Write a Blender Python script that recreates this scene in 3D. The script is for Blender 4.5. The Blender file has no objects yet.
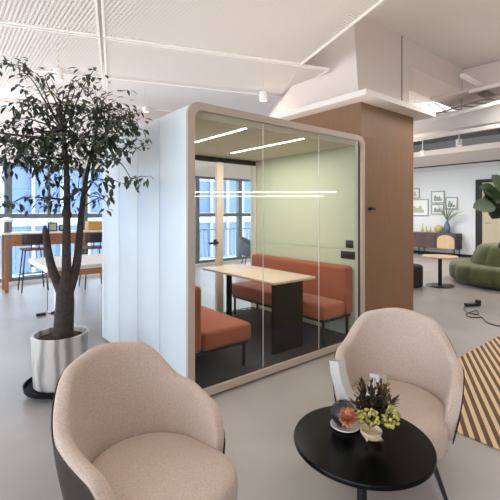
import bpy, bmesh, math, random
from mathutils import Vector, Matrix
random.seed(7)
S = bpy.context.scene
COL = S.collection
PI = math.pi
# ------------------------------------------------------------------ camera model (world X=u along the booth front, Y=v into the room)
F, TH, HC, HY = 385.0, math.radians(38.95), 1.45, 212.0
RT = Vector((math.cos(TH), -math.sin(TH), 0)); FW = Vector((math.sin(TH), math.cos(TH), 0)); UP = Vector((0, 0, 1))
CAM = Vector((-1.449, -2.529, HC))
def ray(x, y): return RT*((x-250)/F) + FW + UP*((HY-y)/F)
def at(x, y, d): return CAM + ray(x, y)*d
def onz(x, y, z=0.0): return CAM + ray(x, y)*(z-HC)/((HY-y)/F)
def onu(x, y, u): r = ray(x, y); return CAM + r*((u-CAM.x)/r.x)
def onv(x, y, v): r = ray(x, y); return CAM + r*((v-CAM.y)/r.y)
def cw(X, Y, z=0.0): return Vector((CAM.x, CAM.y, 0)) + RT*X + FW*Y + UP*z

# ------------------------------------------------------------------ materials
def srgb(c):
    if isinstance(c, str):
        c = [int(c[i:i+2], 16)/255 for i in (0, 2, 4)]
    return tuple((x/12.92 if x <= .04045 else ((x+.055)/1.055)**2.4) for x in c)
MATS = {}
def mat(name, col, rough=.5, metal=0, noise=0, nscale=20, col2=None, bump=0, bscale=200, emit=0, sheen=0, spec=.5, stretch=None, coat=0):
    m = bpy.data.materials.new(name); m.use_nodes = True; MATS[name] = m
    nt = m.node_tree; b = nt.nodes['Principled BSDF']
    c = srgb(col)
    b.inputs['Base Color'].default_value = (*c, 1)
    b.inputs['Roughness'].default_value = rough; b.inputs['Metallic'].default_value = metal
    b.inputs['Specular IOR Level'].default_value = spec
    b.inputs['Coat Weight'].default_value = coat
    if sheen:
        b.inputs['Sheen Weight'].default_value = sheen
    tc = nt.nodes.new('ShaderNodeTexCoord')
    vec = tc.outputs['Object']
    if stretch:
        mp = nt.nodes.new('ShaderNodeMapping'); mp.inputs['Scale'].default_value = stretch
        nt.links.new(vec, mp.inputs['Vector']); vec = mp.outputs['Vector']
    if noise or col2:
        n = nt.nodes.new('ShaderNodeTexNoise'); n.inputs['Scale'].default_value = nscale; n.inputs['Detail'].default_value = 5
        nt.links.new(vec, n.inputs['Vector'])
        r = nt.nodes.new('ShaderNodeValToRGB')
        c2 = srgb(col2) if col2 else tuple(x*(1-noise) for x in c)
        r.color_ramp.elements[0].position = .33; r.color_ramp.elements[1].position = .67
        r.color_ramp.elements[0].color = (*c2, 1); r.color_ramp.elements[1].color = (*c, 1)
        nt.links.new(n.outputs['Fac'], r.inputs['Fac']); nt.links.new(r.outputs['Color'], b.inputs['Base Color'])
    if bump:
        n = nt.nodes.new('ShaderNodeTexNoise'); n.inputs['Scale'].default_value = bscale
        nt.links.new(vec, n.inputs['Vector'])
        bp = nt.nodes.new('ShaderNodeBump'); bp.inputs['Strength'].default_value = bump; bp.inputs['Distance'].default_value = .004
        nt.links.new(n.outputs['Fac'], bp.inputs['Height']); nt.links.new(bp.outputs['Normal'], b.inputs['Normal'])
    if emit:
        b.inputs['Emission Color'].default_value = (*c, 1); b.inputs['Emission Strength'].default_value = emit
    return m
def glassmat(name, tint, refl=1.5, gloss=(1, 1, 1)):
    m = bpy.data.materials.new(name); m.use_nodes = True; MATS[name] = m
    nt = m.node_tree; nt.nodes.clear()
    o = nt.nodes.new('ShaderNodeOutputMaterial'); t = nt.nodes.new('ShaderNodeBsdfTransparent'); g = nt.nodes.new('ShaderNodeBsdfGlossy')
    lw = nt.nodes.new('ShaderNodeLayerWeight'); lw.inputs['Blend'].default_value = .5
    pw = nt.nodes.new('ShaderNodeMath'); pw.operation = 'POWER'; pw.inputs[1].default_value = 5
    f = nt.nodes.new('ShaderNodeMath'); f.operation = 'MULTIPLY_ADD'; f0 = ((refl-1)/(refl+1))**2
    f.inputs[1].default_value = 1-f0; f.inputs[2].default_value = f0
    nt.links.new(lw.outputs['Facing'], pw.inputs[0]); nt.links.new(pw.outputs[0], f.inputs[0])
    t.inputs['Color'].default_value = (*tint, 1); g.inputs['Roughness'].default_value = 0.0; g.inputs['Color'].default_value = (*gloss, 1)
    mx = nt.nodes.new('ShaderNodeMixShader')
    nt.links.new(f.outputs[0], mx.inputs[0]); nt.links.new(t.outputs[0], mx.inputs[1]); nt.links.new(g.outputs[0], mx.inputs[2])
    nt.links.new(mx.outputs[0], o.inputs['Surface'])
    return m
mat('floor', 'a8a29e', .34, noise=.12, nscale=1.3, col2='99938f', bump=.03, bscale=30)
mat('white_paint', 'ece8e4', .7); mat('ceiling_paint', 'e2dcd8', .8); mat('far_wall', 'e6ecef', .8)
mat('soffit', 'd9cdc6', .8)
mat('beam_taupe', 'b5a49b', .8)
mat('pod_white', 'cfd7db', .34); mat('pod_seam', '868d91', .6)
mat('pod_frame', 'b5a597', .45); mat('pod_inner', 'cfcab8', .7)
mat('jamb', 'd8c8ba', .5)
mat('sage', 'c1c7ae', .75, noise=.04, nscale=60)
mat('pod_carpet', '3b3a3e', .95, noise=.3, nscale=120, bump=.3, bscale=300)
mat('terracotta', '9f5434', .9, noise=.12, nscale=60, bump=.2, bscale=500, sheen=.2)
mat('wood_clad', '7f6046', .6, col2='785a41', nscale=9, stretch=(6, 6, .5))
mat('wood_table', 'd3bfab', .45, col2='cab4a0', nscale=6, stretch=(8, 1, 1))
mat('wood_counter', 'a9744c', .5, col2='98663f', nscale=7, stretch=(1, 6, 6))
mat('pale_wood', 'd9cfc4', .5, col2='cbbfb2', nscale=7, stretch=(1, 6, 6))
mat('light_wood', 'd6bd98', .5, col2='ccb189', nscale=9)
mat('white_lam', 'eceae6', .4)
mat('black_metal', '17181b', .4, metal=.3); mat('black_gloss', '08090a', .2, spec=.12)
mat('black_panel', '0c0d0f', .6, spec=.15)
mat('dark_plastic', '1c1c1f', .4)
mat('chair_fabric', 'c6b4a7', .95, col2='b4a195', nscale=130, bump=.5, bscale=420, sheen=.25)
mat('chair_shell', '2c211b', .5)
mat('ceramic', 'c2bfba', .3); mat('cream', 'ddc9ae', .6)
mat('orange_flower', 'd79a74', .8, col2='c47f58', nscale=60)
mat('plume', '5a4232', .9, col2='3a2a20', nscale=40); mat('plume_green', '8b7a3c', .9)
mat('berry', 'b6ad58', .6, col2='94904a', nscale=50)
mat('leaf', '37452a', .5, col2='222b1b', nscale=6); mat('leaf_light', '8fb32e', .5)
mat('bark', '40362f', .9, col2='2b241f', nscale=30, bump=.6, bscale=60)
mat('soil', '3a2c22', 1, bump=1, bscale=60)
mat('green_velvet', '545a2e', .85, noise=.25, nscale=8, sheen=.15)
mat('brown_lacquer', '59443b', .4, col2='4c3a33', nscale=5)
mat('side_dark', '241d1a', .5)
mat('blue_vase', '54709a', .35); mat('sand_vase', 'c2ac74', .7); mat('yellow_vase', 'b3b355', .3)
mat('thin_leaf', '6f8263', .6)
mat('frame_silver', '8f9a9b', .35, metal=.2); mat('paper', 'eef2f2', .8); mat('print_ink', '98a5a1', .8); mat('print_green', 'b6c2ae', .8)
mat('door_dark', '1d1c1b', .6); mat('door_leaf', 'c5baa2', .6, noise=.04, nscale=4)
mat('window_metal', '737c82', .5, metal=.2); mat('window_white', 'd5dde0', .5)
mat('big_leaf', '2c4020', .6, col2='1e2d18', nscale=5)
mat('pouf', '332b29', .9)
mat('seat_brown', '73503d', .6); mat('back_dark', '2b2022', .6)
mat('lamp_white', 'eeeceb', .4); mat('lamp_stem', '6e5652', .5)
mat('box_yellow', 'c49a4f', .6)
mat('grey_fabric', '70757f', .9); mat('pale_fabric', 'd6d3d2', .9)
mat('rug_base', 'd9bb94', .95)
mat('led', 'fff6e8', .5, emit=7); mat('pendant_glow', 'fff0d8', .5, emit=22)
mat('sky_panel', 'f4f8ff', .5, emit=1.6)
mat('spot_lens', 'fff4e4', .5, emit=2.0)
mat('duct', 'd6d2ce', .5); mat('mesh_frame', 'efece8', .6); mat('grey_plate', '8d8380', .7)
mat('facade', '5f7398', .6, col2='53688f', nscale=.6); mat('facade_band', 'a9b6c8', .6); mat('fin', '9dacc4', .5); mat('ext_rail', 'c5d0dc', .5)
mat('facade_glass', '4d6c9c', .15)
glassmat('glass', (.975, .985, .97), 1.27); glassmat('window_glass', (.95, .98, 1), 1.3)
# marble
m = mat('marble', 'ded9d4', .3); nt = m.node_tree; b = nt.nodes['Principled BSDF']
tc = nt.nodes.new('ShaderNodeTexCoord'); mp = nt.nodes.new('ShaderNodeMapping'); mp.inputs['Rotation'].default_value = (0, .25, .2); mp.inputs['Scale'].default_value = (1.2, 1.2, .35)
w = nt.nodes.new('ShaderNodeTexWave'); w.inputs['Scale'].default_value = 2.2; w.inputs['Distortion'].default_value = 9; w.inputs['Detail'].default_value = 4; w.inputs['Detail Scale'].default_value = 1.4
r = nt.nodes.new('ShaderNodeValToRGB'); r.color_ramp.elements[0].color = (*srgb('7d7874'), 1); r.color_ramp.elements[0].position = .0
r.color_ramp.elements[1].color = (*srgb('b9b4af'), 1); r.color_ramp.elements[1].position = .8
nt.links.new(tc.outputs['Object'], mp.inputs['Vector']); nt.links.new(mp.outputs['Vector'], w.inputs['Vector']); nt.links.new(w.outputs['Fac'], r.inputs['Fac']); nt.links.new(r.outputs['Color'], b.inputs['Base Color'])
# striped rug: stripes along a horizontal direction
m = mat('rug', 'd9bb94', .95); nt = m.node_tree; b = nt.nodes['Principled BSDF']
tc = nt.nodes.new('ShaderNodeTexCoord'); mp = nt.nodes.new('ShaderNodeMapping')
sa = math.radians(61 - 1)                       # stripe direction, clockwise from +v
sx, sy = math.sin(sa), math.cos(sa)
dot = nt.nodes.new('ShaderNodeVectorMath'); dot.operation = 'DOT_PRODUCT'; dot.inputs[1].default_value = (sy/.06, -sx/.06, 0)
fr = nt.nodes.new('ShaderNodeMath'); fr.operation = 'FRACT'; gt = nt.nodes.new('ShaderNodeMath'); gt.operation = 'GREATER_THAN'; gt.inputs[1].default_value = .52
mx = nt.nodes.new('ShaderNodeMix'); mx.data_type = 'RGBA'
mx.inputs[6].default_value = (*srgb('634c35'), 1); mx.inputs[7].default_value = (*srgb('d2b996'), 1)
nt.links.new(tc.outputs['Object'], dot.inputs[0]); nt.links.new(dot.outputs['Value'], fr.inputs[0]); nt.links.new(fr.outputs[0], gt.inputs[0])
nt.links.new(gt.outputs[0], mx.inputs[0]); nt.links.new(mx.outputs[2], b.inputs['Base Color'])
# perforated mesh ceiling sheet: staggered real holes
m = bpy.data.materials.new('perforated'); m.use_nodes = True; MATS['perforated'] = m; nt = m.node_tree; b = nt.nodes['Principled BSDF']
b.inputs['Base Color'].default_value = (*srgb('e8e4e0'), 1); b.inputs['Roughness'].default_value = .6
tc = nt.nodes.new('ShaderNodeTexCoord'); outs = []
for ang in (PI/4, -PI/4):
    d = nt.nodes.new('ShaderNodeVectorMath'); d.operation = 'DOT_PRODUCT'; k = 2*PI/.05
    d.inputs[1].default_value = (math.cos(ang)*k, math.sin(ang)*k, 0)
    s = nt.nodes.new('ShaderNodeMath'); s.operation = 'SINE'
    nt.links.new(tc.outputs['Object'], d.inputs[0]); nt.links.new(d.outputs['Value'], s.inputs[0]); outs.append(s)
ad = nt.nodes.new('ShaderNodeMath'); ad.operation = 'MULTIPLY'; nt.links.new(outs[0].outputs[0], ad.inputs[0]); nt.links.new(outs[1].outputs[0], ad.inputs[1])
g = nt.nodes.new('ShaderNodeMath'); g.operation = 'LESS_THAN'; g.inputs[1].default_value = .12; nt.links.new(ad.outputs[0], g.inputs[0]); nt.links.new(g.outputs[0], b.inputs['Alpha'])

# ------------------------------------------------------------------ mesh helpers
class MB:
    def __init__(self): self.bm = bmesh.new(); self.cur = 0
    def _mi(self, faces):
        for f in faces: f.material_index = self.cur
    def box(self, lo, hi, bev=0, seg=2, mtx=None):
        lo, hi = Vector(lo), Vector(hi)
        r = bmesh.ops.create_cube(self.bm, size=1.0); vs = r['verts']
        c, s = (lo+hi)/2, hi-lo
        for v in vs: v.co = Vector((v.co.x*s.x+c.x, v.co.y*s.y+c.y, v.co.z*s.z+c.z))
        fs = set(f for v in vs for f in v.link_faces)
        if bev:
            es = list(set(e for v in vs for e in v.link_edges))
            rr = bmesh.ops.bevel(self.bm, geom=es, offset=bev, segments=seg, profile=.5, affect='EDGES', clamp_overlap=True)
            vs = list(set(v for f in rr['faces'] for v in f.verts)); 
            fs = set(f for v in vs for f in v.link_faces); vs = list(set(v for f in fs for v in f.verts))
        self._mi(fs)
        if mtx is not None:
            for v in vs: v.co = mtx @ v.co
        return self
    def grid(self, rows, closed_u=False, closed_v=False, cap=False):
        R = [[self.bm.verts.new(p) for p in row] for row in rows]; n, k = len(R), len(R[0]); fs = []
        for i in range(n if closed_u else n-1):
            for j in range(k if closed_v else k-1):
                a, b2, c, d = R[i][j], R[i][(j+1) % k], R[(i+1) % n][(j+1) % k], R[(i+1) % n][j]
                try: fs.append(self.bm.faces.new((a, b2, c, d)))
                except ValueError: pass
        if cap:
            for row in (R[0], R[-1]):
                try: fs.append(self.bm.faces.new(row))
                except ValueError: pass
        self._mi(fs); return self
    def tube(self, pts, rad, n=8, cap=True, square=False):
        pts = [Vector(p) for p in pts]; rs = rad if isinstance(rad, (list, tuple)) else [rad]*len(pts); rows = []
        t0 = (pts[1]-pts[0]).normalized(); ref = Vector((0, 0, 1)) if abs(t0.z) < .9 else Vector((1, 0, 0))
        nrm = (ref - t0*ref.dot(t0)).normalized()
        for i, p in enumerate(pts):
            t = (pts[min(i+1, len(pts)-1)] - pts[max(i-1, 0)]).normalized()
            nrm = (nrm - t*nrm.dot(t)).normalized(); bn = t.cross(nrm)
            off = PI/4 if square else 0
            rows.append([p + (nrm*math.cos(2*PI*k/n+off) + bn*math.sin(2*PI*k/n+off))*rs[i] for k in range(n)])
        return self.grid(rows, closed_v=True, cap=cap)
    def lathe(self, prof, c=(0, 0, 0), n=32, cap=True):
        c = Vector(c)
        rows = [[c + Vector((r*math.cos(2*PI*k/n), r*math.sin(2*PI*k/n), z)) for k in range(n)] for r, z in prof]
        return self.grid(rows, closed_v=True, cap=cap)
    def cyl(self, c, r, z0, z1, n=24, bev=0):
        c = Vector((c[0], c[1], 0))
        pr = [(r-bev, z0), (r, z0+bev), (r, z1-bev), (r-bev, z1)] if bev else [(r, z0), (r, z1)]
        return self.lathe(pr, c, n)
    def sphere(self, c, r, n=16, sc=(1, 1, 1)):
        rr = bmesh.ops.create_uvsphere(self.bm, u_segments=n, v_segments=max(6, n//2), radius=r); c = Vector(c)
        for v in rr['verts']: v.co = Vector((v.co.x*sc[0], v.co.y*sc[1], v.co.z*sc[2])) + c
        self._mi(set(f for v in rr['verts'] for f in v.link_faces)); return self
    def prism(self, poly, ext):
        ext = Vector(ext); a = [self.bm.verts.new(Vector(p)) for p in poly]; b2 = [self.bm.verts.new(Vector(p)+ext) for p in poly]; fs = []
        fs.append(self.bm.faces.new(a)); fs.append(self.bm.faces.new(b2[::-1])); n = len(a)
        for i in range(n): fs.append(self.bm.faces.new((a[i], b2[i], b2[(i+1) % n], a[(i+1) % n])))
        self._mi(fs); return self
    def frame(self, outer, inner, ext):        # ring between two loops, extruded
        ext = Vector(ext); n = len(outer)
        rows = [[Vector(p) for p in outer], [Vector(p) for p in inner], [Vector(p)+ext for p in inner], [Vector(p)+ext for p in outer]]
        return self.grid(rows, closed_u=True, closed_v=True)
    def leaf(self, p, d, L, W, up=Vector((0, 0, 1)), fold=.25, droop=.2, seg=3):
        d = d.normalized(); s = d.cross(up)
        if s.length < 1e-3: s = d.cross(Vector((1, 0, 0)))
        s.normalize(); n = s.cross(d); rows = []
        prof = {3: [(0, .05), (.4, 1), (.75, .7), (1, .02)], 6: [(0, .05), (.12, .55), (.35, .95), (.55, 1), (.75, .85), (.92, .45), (1, .02)]}[seg]
        for t, ww in prof:
            c = p + d*(L*t) - n*(droop*L*t*t); h = W*.5*ww
            rows.append([c - s*h + n*(fold*h), c, c + s*h + n*(fold*h)])
        return self.grid(rows)
    def build(self, name, mats, parent=None, smooth=True, loc=None, sub=0, angle=40):
        if isinstance(mats, str): mats = [mats]
        bmesh.ops.remove_doubles(self.bm, verts=self.bm.verts, dist=1e-6)
        bmesh.ops.recalc_face_normals(self.bm, faces=self.bm.faces)
        me = bpy.data.meshes.new(name)
        if loc is not None:
            for v in self.bm.verts: v.co -= Vector(loc)
        self.bm.to_mesh(me); self.bm.free()
        for m_ in mats: me.materials.append(MATS[m_])
        if smooth:
            me.shade_smooth()
            if not sub: me.set_sharp_from_angle(angle=math.radians(angle))
        o = bpy.data.objects.new(name, me); COL.objects.link(o)
        if loc is not None: o.location = loc
        if parent: o.parent = parent; 
        if sub:
            md = o.modifiers.new('Smooth', 'SUBSURF'); md.levels = md.render_levels = sub
        return o
def thing(name, label, cat, loc=(0, 0, 0), rz=0, group=None):
    o = bpy.data.objects.new(name, None); COL.objects.link(o); o.location = loc; o.rotation_euler = (0, 0, rz); o.empty_display_size = .1
    return tag(o, label, cat, group)
def tag(o, label=None, cat=None, group=None, kind=None):
    if label: o['label'] = label
    if cat: o['category'] = cat
    if group: o['group'] = group
    if kind: o['kind'] = kind
    return o
def struct(name, mb, m_, label=None, smooth=False):
    o = mb.build(name, m_, smooth=smooth); o['kind'] = 'structure'
    if label: o['label'] = label
    return o
def kids(o): return [c for c in bpy.data.objects if c.parent == o]
def dup(o, parent=None):
    c = o.copy(); COL.objects.link(c)
    if parent: c.parent = parent
    for k in kids(o): dup(k, c)
    return c
def rrect(x0, x1, z0, z1, r, n=6):
    out = []
    for cx, cz, a0 in ((x1-r, z1-r, 0), (x0+r, z1-r, PI/2), (x0+r, z0+r, PI), (x1-r, z0+r, 1.5*PI)):
        for i in range(n+1):
            a = a0 + PI/2*i/n; out.append((cx+r*math.cos(a), cz+r*math.sin(a)))
    return out

# ------------------------------------------------------------------ setting
U0, U1, V0, V1, ZC = -7.0, 11.7, -9.0, 6.4, 3.8
struct('floor', MB().box((U0-.2, V0-.2, -.1), (U1+.2, V1+.25, 0)), 'floor', 'smooth grey polished concrete office floor')
struct('ceiling', MB().box((U0-.2, V0-.2, ZC), (U1+.2, V1+.25, ZC+.15)), 'ceiling_paint', 'white painted concrete ceiling slab')
struct('wall_right', MB().box((U1, V0, 0), (U1+.2, V1+.25, ZC)), 'far_wall', 'cool white wall hung with framed prints')
struct('wall_front', MB().box((U0, V0-.2, 0), (U1, V0, ZC)), 'white_paint', 'white wall behind the viewpoint')
struct('baseboard_right', MB().box((U1-.015, V0+.01, 0), (U1-.001, V1-.05, .09)), 'door_dark', 'dark skirting at the foot of the white wall')
# window wall at v = V1
WU = [-.37+1.45*k for k in range(-4, 7)]
WH = 2.42
wb = MB(); wb.box((U0, V1, WH), (U1, V1+.2, ZC)); wb.box((U0, V1, 0), (U1, V1+.2, .06)); wb.box((U0, V1, .06), (WU[0], V1+.2, WH)); wb.box((WU[-1], V1, .06), (U1, V1+.2, WH))
struct('wall_back', wb, 'white_paint', 'white wall around the tall window row')
for k in range(len(WU)-1):
    a, c = WU[k], WU[k+1]
    fm = MB()
    fm.box((a, V1+.03, .06), (a+.06, V1+.15, WH)); fm.box((c-.06, V1+.03, .06), (c, V1+.15, WH))
    fm.box((a+.06, V1+.04, 1.32), (c-.06, V1+.14, 1.42)); fm.box((a+.06, V1+.04, .06), (c-.06, V1+.14, .13)); fm.box((a+.06, V1+.04, WH-.06), (c-.06, V1+.14, WH))
    fm.box((a+.70, V1+.05, 1.42), (a+.76, V1+.13, WH-.06))
    o = struct('window_%d' % (k+1), fm, 'window_metal')
    MB().box((a+.06, V1+.09, .13), (c-.06, V1+.1, WH-.06)).build('pane', 'window_glass', o, smooth=False)
ex = MB(); ex.box((WU[0], V1+.55, .92), (WU[-1], V1+.59, .96)); ex.box((WU[0], V1+.55, .1), (WU[-1], V1+.59, .13))
x = WU[0]
while x < WU[-1]:
    ex.box((x, V1+.56, .13), (x+.025, V1+.58, .92)); x += .13
struct('trim_1', ex, 'window_white', 'pale balcony railing outside the windows')
struct('trim_2', MB().box((U0, V1+.2, -.1), (U1, V1+1.2, -.001)), 'facade_band', 'narrow ledge outside the windows')
# daylight openings in the left wall (outside the frame)
wl = MB(); wl.box((U0-.2, V0, 2.9), (U0, V1, ZC)); wl.box((U0-.2, V0, 0), (U0, V1, .3))
for v in (-9, -5.2, -1.4, 2.4, 6.2): wl.box((U0-.2, v, .3), (U0, v+.2, 2.9))
struct('wall_left', wl, 'white_paint', 'white wall with wide window openings')
# neighbouring building
b0 = thing('building', 'blue glazed neighbouring building with pale vertical fins seen through the windows', 'building', (2, 24, -6))
f = MB(); f.box((-22, 0, -6), (26, 6, 11)); f.build('facade', 'facade', b0, smooth=False)
f = MB()
for z in (-2.2, 1.4, 5.0, 8.6): f.box((-22, -.12, z+1.6), (26, 0, z+2.4))
f.build('floor_band', 'facade_band', b0, smooth=False)
f = MB(); x = -21.5
while x < 26: f.box((x, -.35, -6), (x+.16, -.12, 11)); x += 1.6
f.build('fin', 'fin', b0, smooth=False)

# pillar box, shelf board, upper block
PU0, PU1, PV0, PV1, PZ = 2.363, 3.56, .14, 1.95, 2.73
pl = MB(); pl.box((PU0, PV0, 0), (PU1, PV1, PZ))
struct('pillar', pl, 'wood_clad', 'square pillar clad in warm brown wood')
struct('trim_3', MB().box((PU0-.2, PV0-.21, PZ), (PU1+.2, PV1+.2, PZ+.066), .004), 'ceiling_paint', 'white slab capping the wooden pillar')
ub = MB(); q = [(2.41, .2), (3.56, .2), (3.56, 1.95), (2.41, 1.95)]; q2 = [(2.30, .2), (3.56, .2), (3.56, 1.95), (3.2, 1.95)]
ub.grid([[Vector((a, c, PZ+.066)) for a, c in q], [Vector((a, c, ZC)) for a, c in q2]], closed_v=True, cap=True)
struct('column', ub, 'soffit', 'pale upper block between the pillar slab and the ceiling')
struct('trim_4', MB().box((2.405+.95, .19, PZ+.067), (2.405+.965, .2, ZC)), 'grey_plate')

# perforated mesh ceiling sheets, in a grid turned 19.5 degrees from the picture plane
A = math.radians(19.5)
ax = RT*math.cos(A) + FW*math.sin(A); bx_ = -RT*math.sin(A) + FW*math.cos(A)
def ab(a, b_, z): return Vector((CAM.x, CAM.y, 0)) + ax*a + bx_*b_ + UP*z
mtx = Matrix.Translation(Vector((CAM.x, CAM.y, 0))) @ Matrix((ax, bx_, UP)).transposed().to_4x4()
k = 0
for (b0_, b1_, z) in ((2.2, 4.1, 3.2), (4.13, 5.36, 3.2), (5.4, 6.9, 3.24)):
    for a0_ in (-6.0, -3.05, -.1):
        a1_ = a0_+2.92
        if b1_ < 4.2 and a0_ > -1: a1_ = 2.1
        if 4.2 < b1_ < 5.5 and a0_ > -1: a1_ = 2.5
        k += 1
        fr_ = MB(); 
        fr_.box((a0_, b0_, z-.012), (a1_, b0_+.02, z+.02), mtx=mtx); fr_.box((a0_, b1_-.02, z-.012), (a1_, b1_, z+.02), mtx=mtx)
        fr_.box((a0_, b0_+.02, z-.012), (a0_+.02, b1_-.02, z+.02), mtx=mtx); fr_.box((a1_-.02, b0_+.02, z-.012), (a1_, b1_-.02, z+.02), mtx=mtx)
        o = struct('ceiling_panel' if k == 1 else 'ceiling_panel.%03d' % (k-1), fr_, 'mesh_frame', 'white perforated metal mesh ceiling sheet')
        MB().box((a0_+.02, b0_+.02, z), (a1_-.02, b1_-.02, z+.002), mtx=mtx).build('mesh_sheet', 'perforated', o, smooth=False)
# white beams above and beyond the mesh
struct('beam_1', MB().box((U0, 5.2, 3.3), (U1-.3, 5.55, ZC)), 'ceiling_paint', 'white ceiling beam near the windows')
struct('beam_2', MB().box((-3.6, -2, 3.45), (-3.3, 5.2, ZC)), 'ceiling_paint', 'white cross beam above the mesh ceiling')
struct('beam_3', MB().box((-.6, 1.2, 3.45), (-.35, 5.2, ZC)), 'ceiling_paint', 'white cross beam above the booth')
# right-hand ceiling
struct('beam_4', MB().box((3.561, .2, 3.45), (9.5, .75, ZC)), 'soffit', 'deep ceiling beam springing from the pillar block')
struct('beam_5', MB().box((5.27, -6, 3.42), (6.9, .75, 3.79)), 'soffit', 'deep cross beam in the upper right')
so = MB(); so.box((8.9, -4.5, 2.98), (U1-.01, 6.3, 3.12)); struct('ceiling_soffit', so, 'ceiling_paint', 'lowered white ceiling band along the far wall')
struct('trim_5', MB().box((U1-.4, -4.5, 2.955), (U1-.28, 6.3, 2.979)), 'door_dark', 'black slot in the ceiling edge above the far wall')
struct('trim_6', MB().box((U1-.06, -4.5, 2.82), (U1-.001, 6.3, 2.86)), 'white_paint', 'thin white picture rail on the far wall')

# ------------------------------------------------------------------ meeting booth
BW, BD, BH = 2.243, 1.966, 2.29
pod = thing('meeting_booth', 'white panelled meeting booth with glass front and rounded beige portal, beside the wooden pillar', 'office booth', (0, 0, 0))
T = .06
MB().frame([(x, .0, z) for x, z in rrect(0, BW, .018, BH, .1)], [(x, .0, z) for x, z in rrect(T, BW-T+.01, .075, BH-T, .06)], (0, .03, 0)).build('portal_frame', 'pod_frame', pod, angle=50)
MB().box((.04, .03, 0), (BW-.04, BD-.03, .02)).build('plinth', 'black_panel', pod, smooth=False)
vs = [.03, .491, .957, 1.431, 1.89, BD]
for i in range(5):
    m_ = MB()
    m_.box((.004, vs[i]+.004, .025), (.05, vs[i+1]-.004, BH-.09 if i < 4 else BH-.09), .003)
    # rounded shoulder over to the roof
    rows = []
    for j in range(7):
        t = PI/2*j/6; rows.append([(.094-.09*math.cos(t), vs[i]+.004, BH-.09+.086*math.sin(t)), (.094-.09*math.cos(t), vs[i+1]-.004, BH-.09+.086*math.sin(t))])
    m_.grid(rows)
    m_.build('side_panel', 'pod_white', pod)
MB().box((.012, .035, .03), (.045, BD-.005, BH-.1)).build('panel_backing', 'pod_seam', pod, smooth=False)
MB().box((BW-.045, .092, .025), (BW-.002, BD, BH-.02)).build('side_wall', 'pod_white', pod, smooth=False)
MB().box((.09, .092, BH-.03), (BW-.05, BD, BH-.004)).build('roof', 'pod_white', pod, smooth=False)
MB().box((.055, .092, BH-.095), (BW-.05, BD-.03, BH-.035)).build('booth_ceiling', 'pod_inner', pod, smooth=False)
il = MB(); il.box((BW-.055, .092, .045), (BW-.046, BD-.01, 1.02)); il.box((BW-.055, .092, 1.026), (BW-.046, BD-.01, BH-.097)); il.build('acoustic_wall', 'sage', pod, smooth=False)
MB().box((.0505, .092, .045), (.07, BD-.06, BH-.097)).build('acoustic_wall', 'sage', pod, smooth=False)
MB().box((.05, .095, .021), (BW-.047, BD-.06, .044)).build('booth_carpet', 'pod_carpet', pod, smooth=False)
for a0_, a1_ in ((.062, .779), (.781, 1.519), (1.521, BW-.055)):
    MB().box((a0_, .04, .077), (a1_, .05, BH-.062)).build('glass_pane', 'glass', pod, smooth=False)
for u_ in (.78, 1.52): MB().box((u_-.0009, .041, .077), (u_+.0009, .049, BH-.062)).build('glass_joint', 'white_lam', pod, smooth=False)
# back: jamb, door and fixed light
BB = 1.86
for a0_, a1_ in ((.071, .12), (1.485, 1.59), (BW-.075, BW-.056)): MB().box((a0_, BB-.05, .045), (a1_, BB, BH-.1)).build('back_jamb', 'jamb', pod, smooth=False)
hd = MB(); hd.box((.12, BB-.05, BH-.16), (BW-.076, BB, BH-.1)); hd.build('back_head', 'door_dark', pod, smooth=False)
MB().box((.12, BB-.03, .046), (.62, BB-.01, BH-.16)).build('back_panel', 'pod_white', pod, smooth=False)
dr = MB().box((.63, BB-.03, .05), (1.482, BB-.02, BH-.165)).build('glass_door', 'glass', pod, smooth=False)
hb = MB(); p = onv(211, 243, BB-.07)
hb.tube([(1.475, BB-.032, p.z), (1.475, BB-.085, p.z)], .015); hb.tube([(1.48, BB-.085, p.z), (1.335, BB-.085, p.z-.004)], .015); hb.box((1.435, BB-.04, p.z-.04), (1.484, BB-.03, p.z+.04))
hb.build('door_handle', 'black_metal', dr)
MB().box((1.593, BB-.03, .05), (BW-.078, BB-.02, BH-.165)).build('glass_pane', 'glass', pod, smooth=False)
# led strips and sockets
zl = BH-.101
for (xa, ya, xb, yb) in ((180, 146.3, 247, 129), (231, 153.5, 304, 139)):
    p, q = onz(xa, ya, zl), onz(xb, yb, zl); um = (p.x+q.x)/2; va, vb = sorted((p.y, q.y))
    MB().box((um-.006, max(va, .12), zl), (um+.006, min(vb, BB-.06), zl+.006)).build('light_strip', 'led', pod, smooth=False)
for (x0, y0, x1, y1, nm) in ((346, 240.5, 353, 247.5, 'light_switch'), (341, 252, 355, 258, 'power_socket')):
    p, q = onu(x0, y1, BW-.06), onu(x1, y0, BW-.06)
    m_ = MB().box((BW-.067, min(p.y, q.y), p.z), (BW-.0555, max(p.y, q.y), q.z), .002); o = m_.build(nm, 'dark_plastic', pod)
p = onz(370.5, 208.5, 1.45)
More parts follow.
